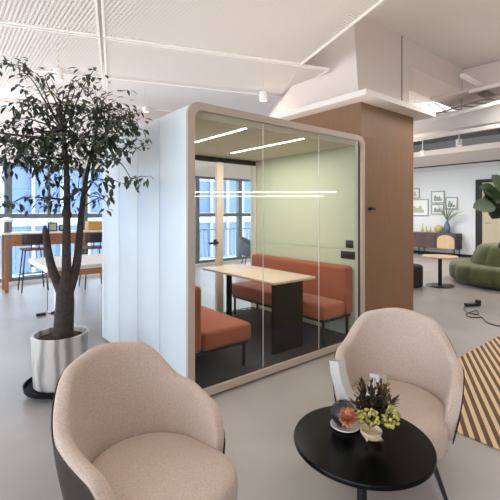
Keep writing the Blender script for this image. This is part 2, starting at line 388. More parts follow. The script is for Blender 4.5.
# bench sofas
def bench(name, label, back_u, front_u, v0, v1, zb, zs):
    s = 1 if front_u > back_u else -1; c = ((back_u+front_u)/2, (v0+v1)/2, .044)
    t = thing(name, label, 'bench sofa', c, 0, 'bench sofas in the booth')
    L, D = v1-v0, abs(front_u-back_u)
    def X(f): return (-D/2 + f)*s
    def bx(f0, f1, a, b2, z0, z1, bev, n, m_, seg=4):
        xs = sorted((X(f0), X(f1)))
        return MB().box((xs[0], a, z0-.044), (xs[1], b2, z1-.044), bev, seg).build(n, m_, t)
    bx(.15, D, -L/2, L/2, zs-.16, zs, .035, 'seat', 'terracotta'); bx(0, .145, -L/2, L/2, zs-.16, zb, .04, 'backrest', 'terracotta')
    bx(.03, D-.03, -L/2+.03, L/2-.03, zs-.19, zs-.161, .002, 'under_frame', 'black_metal', 1)
    for f in (.05, D-.07):
        for e in (-L/2+.04, L/2-.065): bx(f, f+.025, e, e+.025, .0445, zs-.191, .002, 'leg', 'black_metal', 1)
    return t
bench('bench_sofa', 'terracotta bench sofa along the green wall at the pillar end of the booth', BW-.06, 1.66, .10, 1.77, .845, .47)
bench('bench_sofa', 'terracotta bench sofa just inside the white panelled end of the booth', .11, .785, .2, 1.77, .835, .44)
# booth table
t = thing('booth_table', 'pale wood topped table on black panel legs inside the booth', 'table', (1.36, .87, .044))
MB().box((1.09, .235, .735), (1.69, 1.56, .76), .004).build('tabletop', 'wood_table', t, loc=None)
MB().box((1.11, .27, .0445), (1.53, .30, .734), .003).build('leg', 'black_panel', t)
MB().box((1.38, 1.42, .0445), (1.45, 1.45, .734), .003).build('leg', 'black_panel', t)
for o in kids(t): o.location = -Vector(t.location)
MB().box((0, 0, 0), (.015, .05, .03), .002).build('room_sign', 'dark_plastic')  # small black box on the pillar, taken as a room sign
o = bpy.data.objects['room_sign']; p = onv(371, 210, PV0-.012); o.location = (p.x-.04, PV0-.052, p.z)
o.data.transform(Matrix.Diagonal((5, 1, 1, 1))); tag(o, 'small black room sign on the wooden pillar beside the booth', 'switch')

# ------------------------------------------------------------------ lounge chairs
def lounge(label, X, Y, face):
    c = cw(X, Y); d = RT*face[0] + FW*face[1]; d.normalize()
    t = thing('lounge_chair', label, 'armchair', c, math.atan2(d.y, d.x) - PI/2, 'lounge chairs around the black table')
    R = .345
    def plan(a, off):                # a: -1..1 along the shell; local +y is forward
        ang = abs(a)*2.15; s = 1 if a >= 0 else -1; r = R + off
        if ang <= PI/2: return Vector((s*math.sin(ang)*r*1.04, -math.cos(ang)*r*.98, 0))
        return Vector((s*(r*1.04 - (ang-PI/2)*.02), (ang-PI/2)*R*1.0, 0))
    def top(a):
        ang = abs(a)*2.15
        def sm(x, e0, e1): q = max(0, min(1, (x-e0)/(e1-e0))); return q*q*(3-2*q)
        z = .825 - .03*sm(ang, 0, .7) - .18*sm(ang, .6, 1.3) - .07*sm(ang, 1.3, 2.0) - .14*sm(ang, 1.95, 2.16)
        return z
    def taper(z): q = max(0, min(1, (z-.25)/.42)); return -.065*(1-q)**1.6
    N = 40; rows_i, rows_o = [], []
    for i in range(N+1):
        a = -1 + 2*i/N; zt = top(a); z0 = .27
        def pt(z, off): p = plan(a, taper(z)+off); return Vector((p.x, p.y, z))
        H = zt - z0
        out = [pt(z0+H*q, 0) for q in (0, .2, .4, .6, .8, .93)]
        th = .06
        crown = [pt(zt-.012, -.006), pt(zt, -th*.5), pt(zt-.014, -th+.004)]
        inn = [pt(z0+H*q, -th) for q in (.9, .75, .55, .35, .15, 0)]
        rows_i.append(out + crown + inn)
        rows_o.append([pt(z0-.012+(H-.018)*q, .005) for q in (0, .2, .4, .6, .8, .95, 1)] + [pt(z0-.012+(H-.012)*q, .0015) for q in (1, .8, .5, .2, 0)])
    MB().grid(rows_i, closed_v=True, cap=True).build('backrest', 'chair_fabric', t, sub=1)
    MB().grid(rows_o, closed_v=True, cap=True).build('shell', 'chair_shell', t, sub=1)
    # seat cushion
    loop = []
    for i in range(32):
        a = 2*PI*i/32; cx, cy = math.cos(a), math.sin(a)
        e = .62; px = abs(cx)**e*(1 if cx > 0 else -1)*.275; py = abs(cy)**e*(1 if cy > 0 else -1)*.335 + .06
        if cy < 0: px = cx*.275; py = cy*.30+.06
        loop.append(Vector((px, py, 0)))
    rows = []
    cen = Vector((0, .06, 0))
    for sc, z in ((.9, .265), (.985, .285), (1.0, .33), (1.0, .385), (.97, .415), (.88, .43), (.6, .437), (.2, .44)):
        rows.append([cen + (p-cen)*sc + UP*(z-.045) for p in loop])
    MB().grid(rows, closed_v=True, cap=True).build('seat', 'chair_fabric', t, sub=1)
    for sx_ in (-1, 1):
        for sy_ in (-1, 1):
            MB().tube([(sx_*.16, .04+sy_*.17, .262), (sx_*.27, .04+sy_*.26, .002)], [.016, .009]).build('leg', 'black_metal', t)
    return t
lounge('beige lounge chair with dark outer shell, in front of the booth near the potted tree', -.452, 1.65, (.82, -.57))
lounge('beige fabric lounge chair beside the striped rug, behind the black table', .85, 2.25, (-.42, -.91))

# ------------------------------------------------------------------ coffee table and what stands on it
CT = cw(.494, 1.70); ZT = .45
t = thing('coffee_table', 'round black glossy coffee table between the two lounge chairs', 'table', CT)
MB().lathe([(.0, ZT-.025), (.28, ZT-.025), (.298, ZT-.018), (.3, ZT-.008), (.296, ZT), (0, ZT)], n=64, cap=False).build('tabletop', 'black_gloss', t)
MB().lathe([(.03, .02), (.022, .05), (.022, ZT-.026)], n=20).build('stem', 'black_metal', t)
MB().lathe([(0, .001), (.2, .001), (.205, .008), (.2, .016), (.03, .022), (0, .022)], n=40, cap=False).build('base', 'black_metal', t)
ZT += .001
# white curved tube vase
def scr(x, y, d): return at(x, y, d)
vp = [(337, 360, 1.80), (338.5, 372, 1.79), (342, 386, 1.78), (348, 398, 1.775), (356, 406, 1.77), (365, 408, 1.77), (372, 402, 1.775), (376, 393, 1.78), (378, 383, 1.79), (378, 374, 1.80)]
pts = [scr(p[0], p[1], p[2]+.085) for p in vp]
zmin = min(p.z for p in pts)
t = thing('tube_vase', 'white ceramic vase of a bent square tube with two upright openings, behind the flowers', 'vase', Vector((pts[4].x, pts[4].y, ZT)))
m_ = MB(); m_.tube(pts, [.041]*len(pts), n=4, square=True, cap=False)
m_.tube(pts, [.034]*len(pts), n=4, square=True, cap=False)
for e in (0, -1):
    pass
o = m_.build('tube', 'ceramic', t, loc=t.location, smooth=True, angle=50)
o.location = (0, 0, 0)
o.modifiers.new('Round', 'BEVEL').width = .004
cb = (pts[4]+pts[5])/2
m_ = MB(); m_.lathe([(0, 0), (.04, 0), (.038, .012), (.03, max(.02, cb.z-.02-ZT)), (0, max(.02, cb.z-.02-ZT))], n=24, cap=False)
o = m_.build('foot', 'ceramic', t); o.location = (cb.x-t.location.x, cb.y-t.location.y, 0)
# saucer and ball vase
sp = onz(345, 426, ZT); 
MB().lathe([(0, 0), (.052, 0), (.068, .007), (.066, .011), (.05, .006), (0, .005)], n=32, cap=False).build('saucer', 'ceramic')
o = bpy.data.objects['saucer']; o.location = sp; tag(o, 'small white saucer under the black ball vase', 'saucer')
bp_ = at(342, 408, 1.0); 
t = thing('ball_vase', 'matt black ball vase on the white saucer', 'vase', sp + UP*.0065 - RT*.012)
MB().lathe([(0, 0), (.02, .001), (.042, .018), (.056, .045), (.056, .06), (.046, .085), (.028, .102), (.018, .107), (.016, .104), (0, .1)], n=32, cap=False).build('body', 'dark_plastic', t)
# bouquet
bq = onz(371, 438, ZT); rb = random.Random(4)
t = thing('flower_arrangement', 'dried flower arrangement with brown plumes and yellow berries in a cream ribbed bowl', 'flowers', bq)
rows = []
for r_, z_ in ((.022, 0), (.03, .004), (.042, .02), (.046, .038), (.042, .038), (.038, .02), (.02, .01)):
    rows.append([Vector(((r_+.002*(k % 2))*math.cos(2*PI*k/40), (r_+.002*(k % 2))*math.sin(2*PI*k/40), z_)) for k in range(40)])
MB().grid(rows, closed_v=True, cap=True).build('bowl', 'cream', t)
def rel(x, y, d): return at(x, y, d) - bq
base = Vector((0, 0, .045)); DB = 1.62
pm = MB()
for i in range(64):
    x = rb.uniform(353, 396); y = rb.uniform(380, 408) if rb.random() < .65 else rb.uniform(396, 418)
    if x > 388: y = max(y, 398)
    tip = rel(x, y, DB + rb.uniform(-.02, .09)); dv = tip-base
    pm.tube([base + dv*.1, base+dv*.5+UP*.006, tip], [.002, .002, .001], n=4)
    for q in range(12):
        p = base + dv*(.45+.55*q/12) + UP*.004*math.sin(q)
        dd = (dv.normalized()*.8 + Vector((rb.uniform(-1, 1), rb.uniform(-1, 1), rb.uniform(-.3, 1)))*.6)
        pm.leaf(p, dd, rb.uniform(.026, .042), .013, fold=.1)
pm.build('plumes', 'plume', t)
pm = MB()
for i in range(7):
    tip = rel(rb.uniform(366, 390), rb.uniform(376, 390), DB+rb.uniform(.0, .06)); dv = tip-base
    pm.tube([base + dv*.2, base+dv*.6, tip], [.0015, .0015, .001], n=4)
    for q in range(8):
        pm.leaf(base+dv*(.75+.25*q/8), dv.normalized()+Vector((rb.uniform(-1, 1), rb.uniform(-1, 1), rb.uniform(-1, .5))), .02, .007)
pm.build('grass_sprigs', 'plume_green', t)
for (cx, cy, rx, ry, n) in ((369, 419, 10, 9, 46), (391, 417, 8, 10, 44), (361, 416, 4, 4, 8)):
    bb = MB(); cc = rel(cx, cy, DB-.04)
    for i in range(n):
        q = Vector((rb.gauss(0, 1), rb.gauss(0, 1), rb.gauss(0, 1))).normalized()
        p = cc + RT*(q.x*rx/F*1.6) + UP*(q.z*ry/F*1.6) + FW*(q.y*.026)
        bb.sphere(p, rb.uniform(.006, .0082), 8)
        if i % 3 == 0: bb.tube([p, cc*.5 + base*.5], .001, n=4)
    bb.build('berry_cluster', 'berry', t)
cc = rel(348, 417, DB-.05); fm = MB()
for i in range(170):
    q = Vector((rb.gauss(0, 1), rb.gauss(0, 1), rb.gauss(0, 1))).normalized(); q = q if q.dot(FW) < .5 else -q
    fm.leaf(cc + q*.012, q + UP*.2, rb.uniform(.016, .032), .022, fold=.6, droop=-.3)
fm.build('carnation', 'orange_flower', t)
pm = MB()
for i in range(9):
    pm.leaf(base + RT*rb.uniform(-.04, .02) - UP*.02, (-FW*1.0 + RT*(-.35+.09*i) + UP*.1), .06, .014, fold=.2)
pm.build('cream_petals', 'cream', t)

# ------------------------------------------------------------------ potted tree
PT = cw(-1.545, 3.14)
t = thing('potted_tree', 'tall three-stemmed leafy tree in a grey marble pot beside the booth', 'potted tree', PT)
tr = MB(); tr.lathe([(0, .04), (.235, .04), (.262, .05), (.268, .085), (.258, .085), (.25, .062), (0, .06)], n=40, cap=False)
tray = tr.build('plant_trolley', 'black_panel', t)
for k in range(5):
    a = 2*PI*k/5+.4; MB().sphere((.17*math.cos(a), .17*math.sin(a), .021), .02, 12).build('caster', 'black_panel', tray)
MB().lathe([(0, .063), (.19, .063), (.197, .07), (.214, .46), (.211, .468), (.193, .468), (.19, .46), (.185, .42), (0, .42)], n=48, cap=False).build('pot', 'marble', t)
MB().lathe([(0, .436), (.1, .434), (.186, .422), (.186, .4), (0, .4)], n=32, cap=False).build('soil', 'soil', t)
D0 = 3.14
def tp(x, y, d=D0): return at(x, y, d) - PT
base_p = tp(63, 334); fork = tp(65, 288)
tk = MB()
def smooth_path(pts, n=5):
    out = []
    for i in range(len(pts)-1):
        p0, p1, p2, p3 = pts[max(i-1, 0)], pts[i], pts[i+1], pts[min(i+2, len(pts)-1)]
        for j in range(n):
            s = j/n; out.append(.5*((2*p1)+(-p0+p2)*s+(2*p0-5*p1+4*p2-p3)*s*s+(-p0+3*p1-3*p2+p3)*s**3))
    out.append(pts[-1]); return out
def limb(mb, pts, r0, r1, n=10):
    sp_ = smooth_path(pts); k_ = len(sp_)
    if r1 is None:
        rs = []
        for i in range(k_):
            f_ = i/(k_-1)*(len(r0)-1); a_ = min(int(f_), len(r0)-2); rs.append(r0[a_]+(r0[a_+1]-r0[a_])*(f_-a_))
    else: rs = [r0+(r1-r0)*i/(k_-1) for i in range(k_)]
    mb.tube(sp_, rs, n=n)
bs = base_p.copy(); bs.z = .41
limb(tk, [bs, tp(64, 320), tp(65, 303), fork, tp(66, 279), tp(66, 272)], [.08, .076, .072, .066, .05, .025], None, 14)
limb(tk, [tp(63.5, 297), tp(58, 284, 3.12), tp(52, 268, 3.1), tp(48, 250, 3.08), tp(45.5, 229, 3.06)], .042, .024)
limb(tk, [tp(65.5, 296), tp(66.5, 276), tp(66.5, 240), tp(67, 200), tp(66, 160), tp(63, 130), tp(60, 100)], .045, .008)
limb(tk, [tp(66.5, 298), tp(72, 282, 3.16), tp(77, 262, 3.2), tp(79.5, 235, 3.22), tp(82, 208, 3.24), tp(86, 180, 3.26), tp(92, 150, 3.28), tp(98, 125, 3.3)], .045, .008)
tk.build('trunk', 'bark', t)
CL = [(12, 64, 14, 5, 22), (30, 74, 10, 5, 14), (45, 76, 6, 4, 9), (90, 76, 9, 6, 18), (76, 80, 6, 3, 7), (75, 88, 8, 5, 10), (28, 100, 15, 10, 46), (62, 105, 26, 15, 120), (98, 112, 24, 17, 150), (122, 122, 15, 12, 80),
      (12, 122, 14, 8, 34), (15, 143, 22, 12, 130), (48, 138, 26, 15, 150), (78, 138, 28, 17, 170), (108, 140, 18, 12, 100), (136, 149, 8, 5, 14), (25, 160, 22, 9, 70), (60, 160, 24, 10, 80), (95, 160, 14, 8, 42),
      (47, 178, 11, 11, 24), (62, 176, 10, 9, 20), (78, 190, 13, 14, 30), (12, 203, 18, 6, 22), (40, 200, 16, 7, 22), (105, 180, 11, 6, 20), (131, 179, 12, 4, 15), (104, 199, 13, 7, 20), (5, 160, 9, 16, 30), (60, 205, 10, 8, 16), (120, 155, 8, 6, 10)]
rt = random.Random(11); br = MB(); lf = MB(); heads = [tp(66, 160), tp(63, 130), tp(82, 208, 3.24), tp(92, 150, 3.28), tp(67, 200)]
def ok(p): w_ = p + PT; return w_.x < -.06 and w_.z < 3.15
for (cx, cy, rx, ry, n) in CL:
    dc = 3.12 + rt.uniform(-.15, .2) - (.12 if cx > 100 else 0)
    if cx > 112: dc = min(dc, 2.95)
    c = tp(cx, cy, dc); h = min(heads, key=lambda q: (q-c).length)
    L_ = (c-h).length
    limb(br, [h, h.lerp(c, .35)+UP*.05*L_+RT*rt.uniform(-.06, .06)*L_, h.lerp(c, .7)+UP*.09*L_+FW*rt.uniform(-.1, .1)*L_, c], .008, .0025, 6)
    placed = 0; tries = 0
    n = int(n*1.4)
    while placed < n and tries < n*6:
        tries += 1
        gx, gy = rt.gauss(0, .68), rt.gauss(0, .68)
        p = tp(cx+gx*rx, cy+gy*ry, dc + rt.gauss(0, .13))
        if not ok(p): continue
        # a twig carrying a few leaves
        d = (p-c).normalized() if (p-c).length > .02 else UP
        if placed % 3 == 0: br.tube([c.lerp(p, .1), c.lerp(p, .55)+UP*.012, p], [.0035, .0028, .0016], n=4)
        for q in range(2):
            dd = d*.6 + Vector((rt.uniform(-1, 1), rt.uniform(-1, 1), rt.uniform(-1.1, .35)))
            lf.cur = 1 if (rt.random() < .018 and 35 < cx < 75) else 0
            lf.leaf(p + Vector((rt.uniform(-.02, .02), rt.uniform(-.02, .02), rt.uniform(-.02, .02))), dd, rt.uniform(.045, .082), rt.uniform(.024, .036), fold=.2, droop=.25)
            placed += 1
limb(br, [tp(66, 140), tp(40, 138, 3.1), tp(15, 135, 3.05), tp(-6, 132, 3.0)], .016, .006, 8)
limb(br, [tp(84, 195, 3.25), tp(92, 182, 3.2), tp(100, 166, 3.1), tp(118, 158, 3.0)], .012, .005, 8)
br.build('branches', 'bark', t); lf.build('foliage', ['leaf', 'leaf_light'], t)

# ------------------------------------------------------------------ window counter, stools, long table (left)
CZ = 1.07
cu0 = -.53; cv0 = 5.55; cv1 = 6.05
t = thing('window_counter', 'long brown wood bar counter with white top along the windows', 'counter', (cu0, cv0, 0))
def part(mb, name, m_, par, smooth=False, **k):
    o = mb.build(name, m_, par, smooth=smooth, **k); o.location = -Vector(par.location) if par.parent is None else o.location; return o
part(MB().box((cu0-.015, cv0-.015, CZ-.03), (1.95, cv1, CZ), .003), 'countertop', 'white_lam', t)
part(MB().box((cu0+.075, cv0, CZ-.24), (1.95, cv0+.03, CZ-.031)), 'apron', 'wood_counter', t)
for u_ in (cu0, 1.87):
    part(MB().box((u_, cv0, 0.001), (u_+.055, cv0+.055, CZ-.031)), 'leg', 'wood_counter', t)
    part(MB().box((u_, cv1-.09, 0.001), (u_+.055, cv1-.02, CZ-.031)), 'leg', 'wood_counter', t)
def stool(label, p, first=[None]):
    if first[0]:
        o = dup(first[0]); o.location = p; o['label'] = label; return o
    t = thing('bar_stool', label, 'bar stool', p, 0, 'bar stools at the window counter'); first[0] = t
    MB().box((-.2, -.19, .745), (.2, .19, .785), .018, 3).build('seat', 'seat_brown', t)
    rows = []
    for z_ in (.87, .89, 1.03, 1.05):
        w_ = .185 if z_ in (.87, 1.05) else .2
        rows.append([Vector((w_*q, -.205+.05*q*q, z_)) for q in (-1, -.6, -.2, .2, .6, 1)])
    bk_ = MB().grid(rows); bo = bk_.build('backrest', 'back_dark', t); sl = bo.modifiers.new('Thick', 'SOLIDIFY'); sl.thickness = .018; sl.offset = 0
    m_ = MB()
    for s_ in (-1, 1): m_.tube([(s_*.06, -.12, .75), (s_*.06, -.215, .80), (s_*.06, -.192, .96)], .009)
    m_.build('back_support', 'black_metal', t)
    for sx_ in (-1, 1):
        for sy_ in (-1, 1): MB().tube([(sx_*.15, sy_*.14, .744), (sx_*.215, sy_*.2, .002)], .011).build('leg', 'black_metal', t)
    q = .3; fx, fy = .215-.065*q/.744, .2-.06*q/.744
    m_ = MB(); cs = [(-fx, -fy, q), (fx, -fy, q), (fx, fy, q), (-fx, fy, q)]
    for i in range(4): m_.tube([cs[i], cs[(i+1) % 4]], .008)
    m_.build('footrest', 'black_metal', t)
    return t
s1 = onz(32, 292, 0); s2 = onz(82, 282.5, 0)
stool('dark-backed bar stool at the open left end of the window counter', (s1.x+.05, s1.y+.18, 0))
stool('dark-backed bar stool partly hidden behind the tree trunks', (s2.x+.05, min(s2.y+.1, 5.2), 0))
stool('dark-backed bar stool between the tree trunks and the white booth', (1.25, 5.05, 0)) if False else None
# long table
t = thing('long_table', 'long pale wood meeting table behind the tree trunks', 'table', (-.39, 2.8, 0))
lu1, lv0, lv1 = 1.5, 2.8, 4.1
part(MB().box((-.39, lv0, .70), (lu1, lv1, .75), .003), 'tabletop', 'pale_wood', t)
part(MB().box((-.388, lv0+.02, .62), (lu1-.01, lv0+.05, .699)), 'apron', 'wood_counter', t); part(MB().box((-.37, lv1-.05, .62), (lu1-.01, lv1-.02, .699)), 'apron', 'wood_counter', t)
part(MB().box((-.396, lv0, .685), (-.391, lv1, .752)), 'end_edge', 'white_lam', t)
for a_ in (-.12, lu1-.2): part(MB().box((a_, 3.55, .001), (a_+.1, 3.75, .699)), 'leg', 'white_lam', t)
# things on the counter
lp = Vector((onv(6.5, 219, 5.75).x, 5.75, CZ+.001))
t = thing('table_lamp', 'white domed table lamp on the left end of the window counter', 'lamp', lp)
MB().lathe([(0, 0), (.06, 0), (.06, .012), (.04, .016), (.036, .2), (0, .2)], n=24, cap=False).build('stem', 'lamp_stem', t)
MB().lathe([(.02, .285), (.07, .27), (.115, .235), (.12, .2), (.114, .2), (.1, .235), (.0, .27)], n=28, cap=False).build('lamp_shade', 'lamp_white', t)
def pic_on_counter(label, x0, x1, yt, v_):
    a_ = onv(x0, 230, v_); c_ = onv(x1, 230, v_); w_ = c_.x-a_.x; h_ = at(x0, yt, (a_-CAM).dot(FW)).z - CZ
    t = thing('photo_frame', label, 'photo frame', ((a_.x+c_.x)/2, v_, CZ+.002), 0, 'photo frames on the counter')
    m_ = MB(); m_.frame([(x_, 0, z_) for x_, z_ in ((-w_/2, 0), (w_/2, 0), (w_/2, h_), (-w_/2, h_))], [(x_, 0, z_) for x_, z_ in ((-w_/2+.02, .02), (w_/2-.02, .02), (w_/2-.02, h_-.02), (-w_/2+.02, h_-.02))], (0, .02, 0))
    m_.build('frame', 'side_dark', t, smooth=False); MB().box((-w_/2+.019, .008, .019), (w_/2-.019, .014, h_-.019)).build('print', 'print_green', t, smooth=False)
pic_on_counter('small dark photo frame on the counter between left and middle tree stems', 48, 57.5, 222.5, 5.8)
pic_on_counter('lower dark photo frame close to the middle tree stem on the counter', 59, 64.5, 225, 5.85)
a_ = onv(87, 231, 5.8); c_ = onv(101, 231, 5.8)
t = MB().box((a_.x, 5.72, CZ+.001), (c_.x, 5.95, CZ+.19), .012).build('storage_box', 'box_yellow'); tag(t, 'ochre yellow box on the window counter beside the booth', 'box')
tw = Vector((onv(45, 229, 5.65).x, 5.65, CZ+.001))
t = thing('twig_vase', 'small vase of thin leafy twigs on the counter behind the left stem', 'plant', tw)
MB().lathe([(0, 0), (.035, 0), (.045, .05), (.03, .1), (.02, .12), (0, .11)], n=20, cap=False).build('vase', 'side_dark', t)
m_ = MB(); rr = random.Random(5)
for i in range(11):
    a = rr.uniform(-1, 1); e = Vector((a*.42, rr.uniform(-.1, .02), rr.uniform(.2, .42))); md_ = e*.5+UP*.07
    m_.tube([UP*.1, md_+UP*.05, e], [.003, .0025, .0015], n=4)
    for q in range(7): m_.leaf(md_.lerp(e, q/6), Vector((a+rr.uniform(-.5, .5), rr.uniform(-.5, .5), rr.uniform(-.4, .3))), .07, .012)
m_.build('twigs', 'thin_leaf', t)
# adapter and cable on the floor at left
p = onz(44, 315, 0)
t = thing('power_adapter', 'black power adapter with cable on the floor under the long table', 'adapter', p)
MB().box((-.1, -.03, .001), (.02, .03, .035), .006).build('body', 'dark_plastic', t); MB().box((.09, -.02, .001), (.15, .02, .03), .005).build('plug', 'dark_plastic', t)
m_ = MB(); tp_ = at(46, 272, 4.9) - p
m_.tube(smooth_path([Vector((0, 0, .02)), Vector((.05, .03, .06)), Vector((.04, .0, .3)), Vector((.04, .0, .69))]), .004, n=6); m_.tube(smooth_path([Vector((.02, 0, .02)), Vector((.05, .06, .006)), Vector((.1, -.03, .006)), Vector((.1, 0, .015))]), .004, n=6)
m_.build('cable', 'dark_plastic', t)

# grey tub chair beyond the booth
p = cw(.0, 10.2)
p = onz(251, 267, 0)
t = thing('tub_chair', 'grey tub chair by the windows seen through the booth', 'armchair', p, math.atan2(RT.y*.8+FW.y*-.2, RT.x*.8+FW.x*-.2)-PI/2)
rows = []
for i in range(25):
    a = -1+2*i/24; ang = abs(a)*2.0; s_ = 1 if a > 0 else -1
    x_ = s_*math.sin(min(ang, PI/2))*.33; y_ = -math.cos(ang)*.33 if ang < PI/2 else (ang-PI/2)*.4
    z_ = .80 - .2*max(0, min(1, (ang-.6)/1.2))
    rows.append([(x_*.8, y_*.8, .30), (x_, y_, .5), (x_*1.02, y_*1.02, z_), (x_*.86, y_*.86, z_-.01), (x_*.83, y_*.83, .5), (x_*.7, y_*.7, .31)])
MB().grid(rows, closed_v=True, cap=True).build('shell', 'grey_fabric', t, sub=1)
MB().lathe([(0, .3), (.24, .31), (.26, .38), (.24, .43), (0, .44)], n=24, cap=False).build('seat', 'pale_fabric', t)
for k in range(4): MB().tube([(.15*(-1)**(k//2), .15*(-1)**k, .3), (.23*(-1)**(k//2), .23*(-1)**k, .002)], .011).build('leg', 'black_metal', t)

# ------------------------------------------------------------------ right part of the room
# sideboard
SU = 11.2
p0 = onu(455.5, 251.5, SU); p1 = onu(402, 250, SU); ztop = .76; zbot = .27
sv0 = p0.y; sv1 = p1.y+.6
t = thing('sideboard', 'dark brown sideboard on thin legs below the framed prints', 'sideboard', (SU, sv0, 0))
part(MB().box((SU, sv0, zbot), (U1-.04, sv1, ztop), .006), 'body', 'brown_lacquer', t)
part(MB().box((SU+.004, sv0-.006, zbot), (U1-.042, sv0-.001, ztop)), 'end_panel', 'side_dark', t)
nd = 4; dw = (sv1-sv0-.62)/nd
for i in range(nd):
    part(MB().box((SU-.018, sv0+.62+dw*i+.004, zbot+.01), (SU-.001, sv0+.62+dw*(i+1)-.004, ztop-.02), .002), 'door', 'brown_lacquer', t)
ac = sv0+.03+.27; hw = .27
arc = [(SU-.02, ac+hw, zbot+.005)] + [(SU-.02, ac+hw*math.cos(a), ztop-.075-hw*.55+hw*.9*math.sin(a)*.72) for a in [PI*i/16 for i in range(17)]] + [(SU-.02, ac-hw, zbot+.005)]
part(MB().prism(arc, (.018, 0, 0)), 'arched_door', 'light_wood', t)
for v_ in (sv0+.05, (sv0+sv1)/2, sv1-.07):
    for u_ in (SU+.04, U1-.1): part(MB().box((u_, v_, .001), (u_+.025, v_+.025, zbot-.001)), 'leg', 'black_metal', t)
# ornaments
def onside(x, u=11.42): q = onu(x, 234, u); return Vector((u, q.y, ztop+.001))
q = onside(447, 11.44)
t = thing('leaf_vase', 'blue ceramic vase of long thin leaves on the sideboard', 'vase', q)
MB().lathe([(0, 0), (.07, 0), (.1, .08), (.105, .2), (.07, .3), (.05, .35), (.06, .38), (.045, .37), (0, .3)], n=24, cap=False).build('vase', 'blue_vase', t)
m_ = MB(); rr = random.Random(3)
for i in range(22):
    a = rr.uniform(-1, .55); L = rr.uniform(.45, .75); d = Vector((rr.uniform(-.12, .0), a*1.0, rr.uniform(.6, 1.2) + max(0, a)*1.6)).normalized()
    m_.leaf(Vector((0, 0, .36)), d, L, .032, fold=.3, droop=.3, seg=6)
m_.build('leaves', 'thin_leaf', t)
q = onside(438.8, 11.42); o = MB().lathe([(0, 0), (.06, 0), (.13, .08), (.14, .14), (.11, .21), (.04, .26), (.02, .262), (0, .25)], n=24, cap=False).build('round_vase', 'sand_vase'); o.location = q; tag(o, 'round sand coloured vase beside the blue vase', 'vase')
for x_, h_, lb in ((422.5, .30, 'tallest yellow green bottle vase on the sideboard, nearest the pillar'), (426.5, .22, 'yellow green bottle vase in the middle of the three small ones on the sideboard'), (430.5, .2, 'yellow green bottle vase nearest the round sand coloured vase')):
    q = onside(x_); o = MB().lathe([(0, 0), (.04, 0), (.045, .06), (.03, h_*.4), (.012, h_*.6), (.012, h_), (0, h_)], n=16, cap=False).build('bottle_vase', 'yellow_vase'); o.location = q; tag(o, lb, 'vase', 'bottle vases on the sideboard')
# framed prints
PR = [(406, 188.5, 419.5, 198.5, 'small print at the top left of the framed group, partly behind the pillar'), (404, 199.2, 428.5, 216, 'large framed print beside the pillar'),
      (431, 191, 444.5, 203.5, 'upper framed print of the stacked pair above the sideboard'), (431, 204, 444, 214.5, 'lower framed print of the stacked pair above the sideboard'), (445.2, 197, 457.6, 209.5, 'framed print furthest from the pillar, above the leafy vase')]
for (x0, y0, x1, y1, lb) in PR:
    a_, c_ = onu(x0, y0, U1-.03), onu(x1, y0, U1-.03); va, vb = min(a_.y, c_.y), max(a_.y, c_.y)
    xm = (x0+x1)/2; z1 = onu(xm, y0, U1-.03).z; z0 = onu(xm, y1, U1-.03).z
    t = thing('picture_frame', lb, 'picture', (U1-.03, (va+vb)/2, z0), 0, 'framed prints on the white wall'); w_ = (vb-va)/2; h_ = z1-z0; e = .035
    MB().frame([(0, y_, z_) for y_, z_ in ((-w_, 0), (w_, 0), (w_, h_), (-w_, h_))], [(0, y_, z_) for y_, z_ in ((-w_+e, e), (w_-e, e), (w_-e, h_-e), (-w_+e, h_-e))], (.028, 0, 0)).build('frame', 'frame_silver', t, smooth=False)
    MB().box((.01, -w_+e-.004, e-.004), (.02, w_-e+.004, h_-e+.004)).build('mat_board', 'paper', t, smooth=False)
    m_ = MB(); rr = random.Random(int(x0))
    m_.box((.0086, -w_*.62, h_*.2), (.0098, w_*.62, h_*.36))
    for i in range(4):
        cy_ = rr.uniform(-w_*.4, w_*.4); ch = rr.uniform(.15, .45)*h_; hw_ = w_*rr.uniform(.14, .24)
        m_.prism([(.0082-.0004*i, cy_+hw_*math.cos(a_)*(1 if a_ < PI*1.01 else 1.2), h_*.3+(ch if math.sin(a_) > 0 else h_*.06)*math.sin(a_)) for a_ in [2*PI*j_/14 for j_ in range(14)]], (.0015, 0, 0))
    m_.build('print', 'print_ink' if x0 > 420 else 'print_green', t, smooth=False)
# door
d0, d1 = onu(476, 220, U1-.02), onu(515, 220, U1-.02); va, vb = d1.y-.4, d0.y; zt = 2.46
m_ = MB(); m_.box((U1-.06, vb-.18, 0), (U1-.001, vb, zt)); m_.box((U1-.06, va, 0), (U1-.001, va+.1, zt)); m_.box((U1-.06, va+.1, zt-.1), (U1-.001, vb-.18, zt))
o = struct('door_1', m_, 'door_dark', 'dark framed beige door in the white wall')
MB().box((U1-.045, va+.105, .01), (U1-.01, vb-.185, zt-.105)).build('door_leaf', 'door_leaf', o, smooth=False)
q = onu(483, 223, U1-.06); MB().tube([(U1-.055, vb-.27, q.z), (U1-.055, vb-.42, q.z)], .012).build('door_handle', 'frame_silver', o)
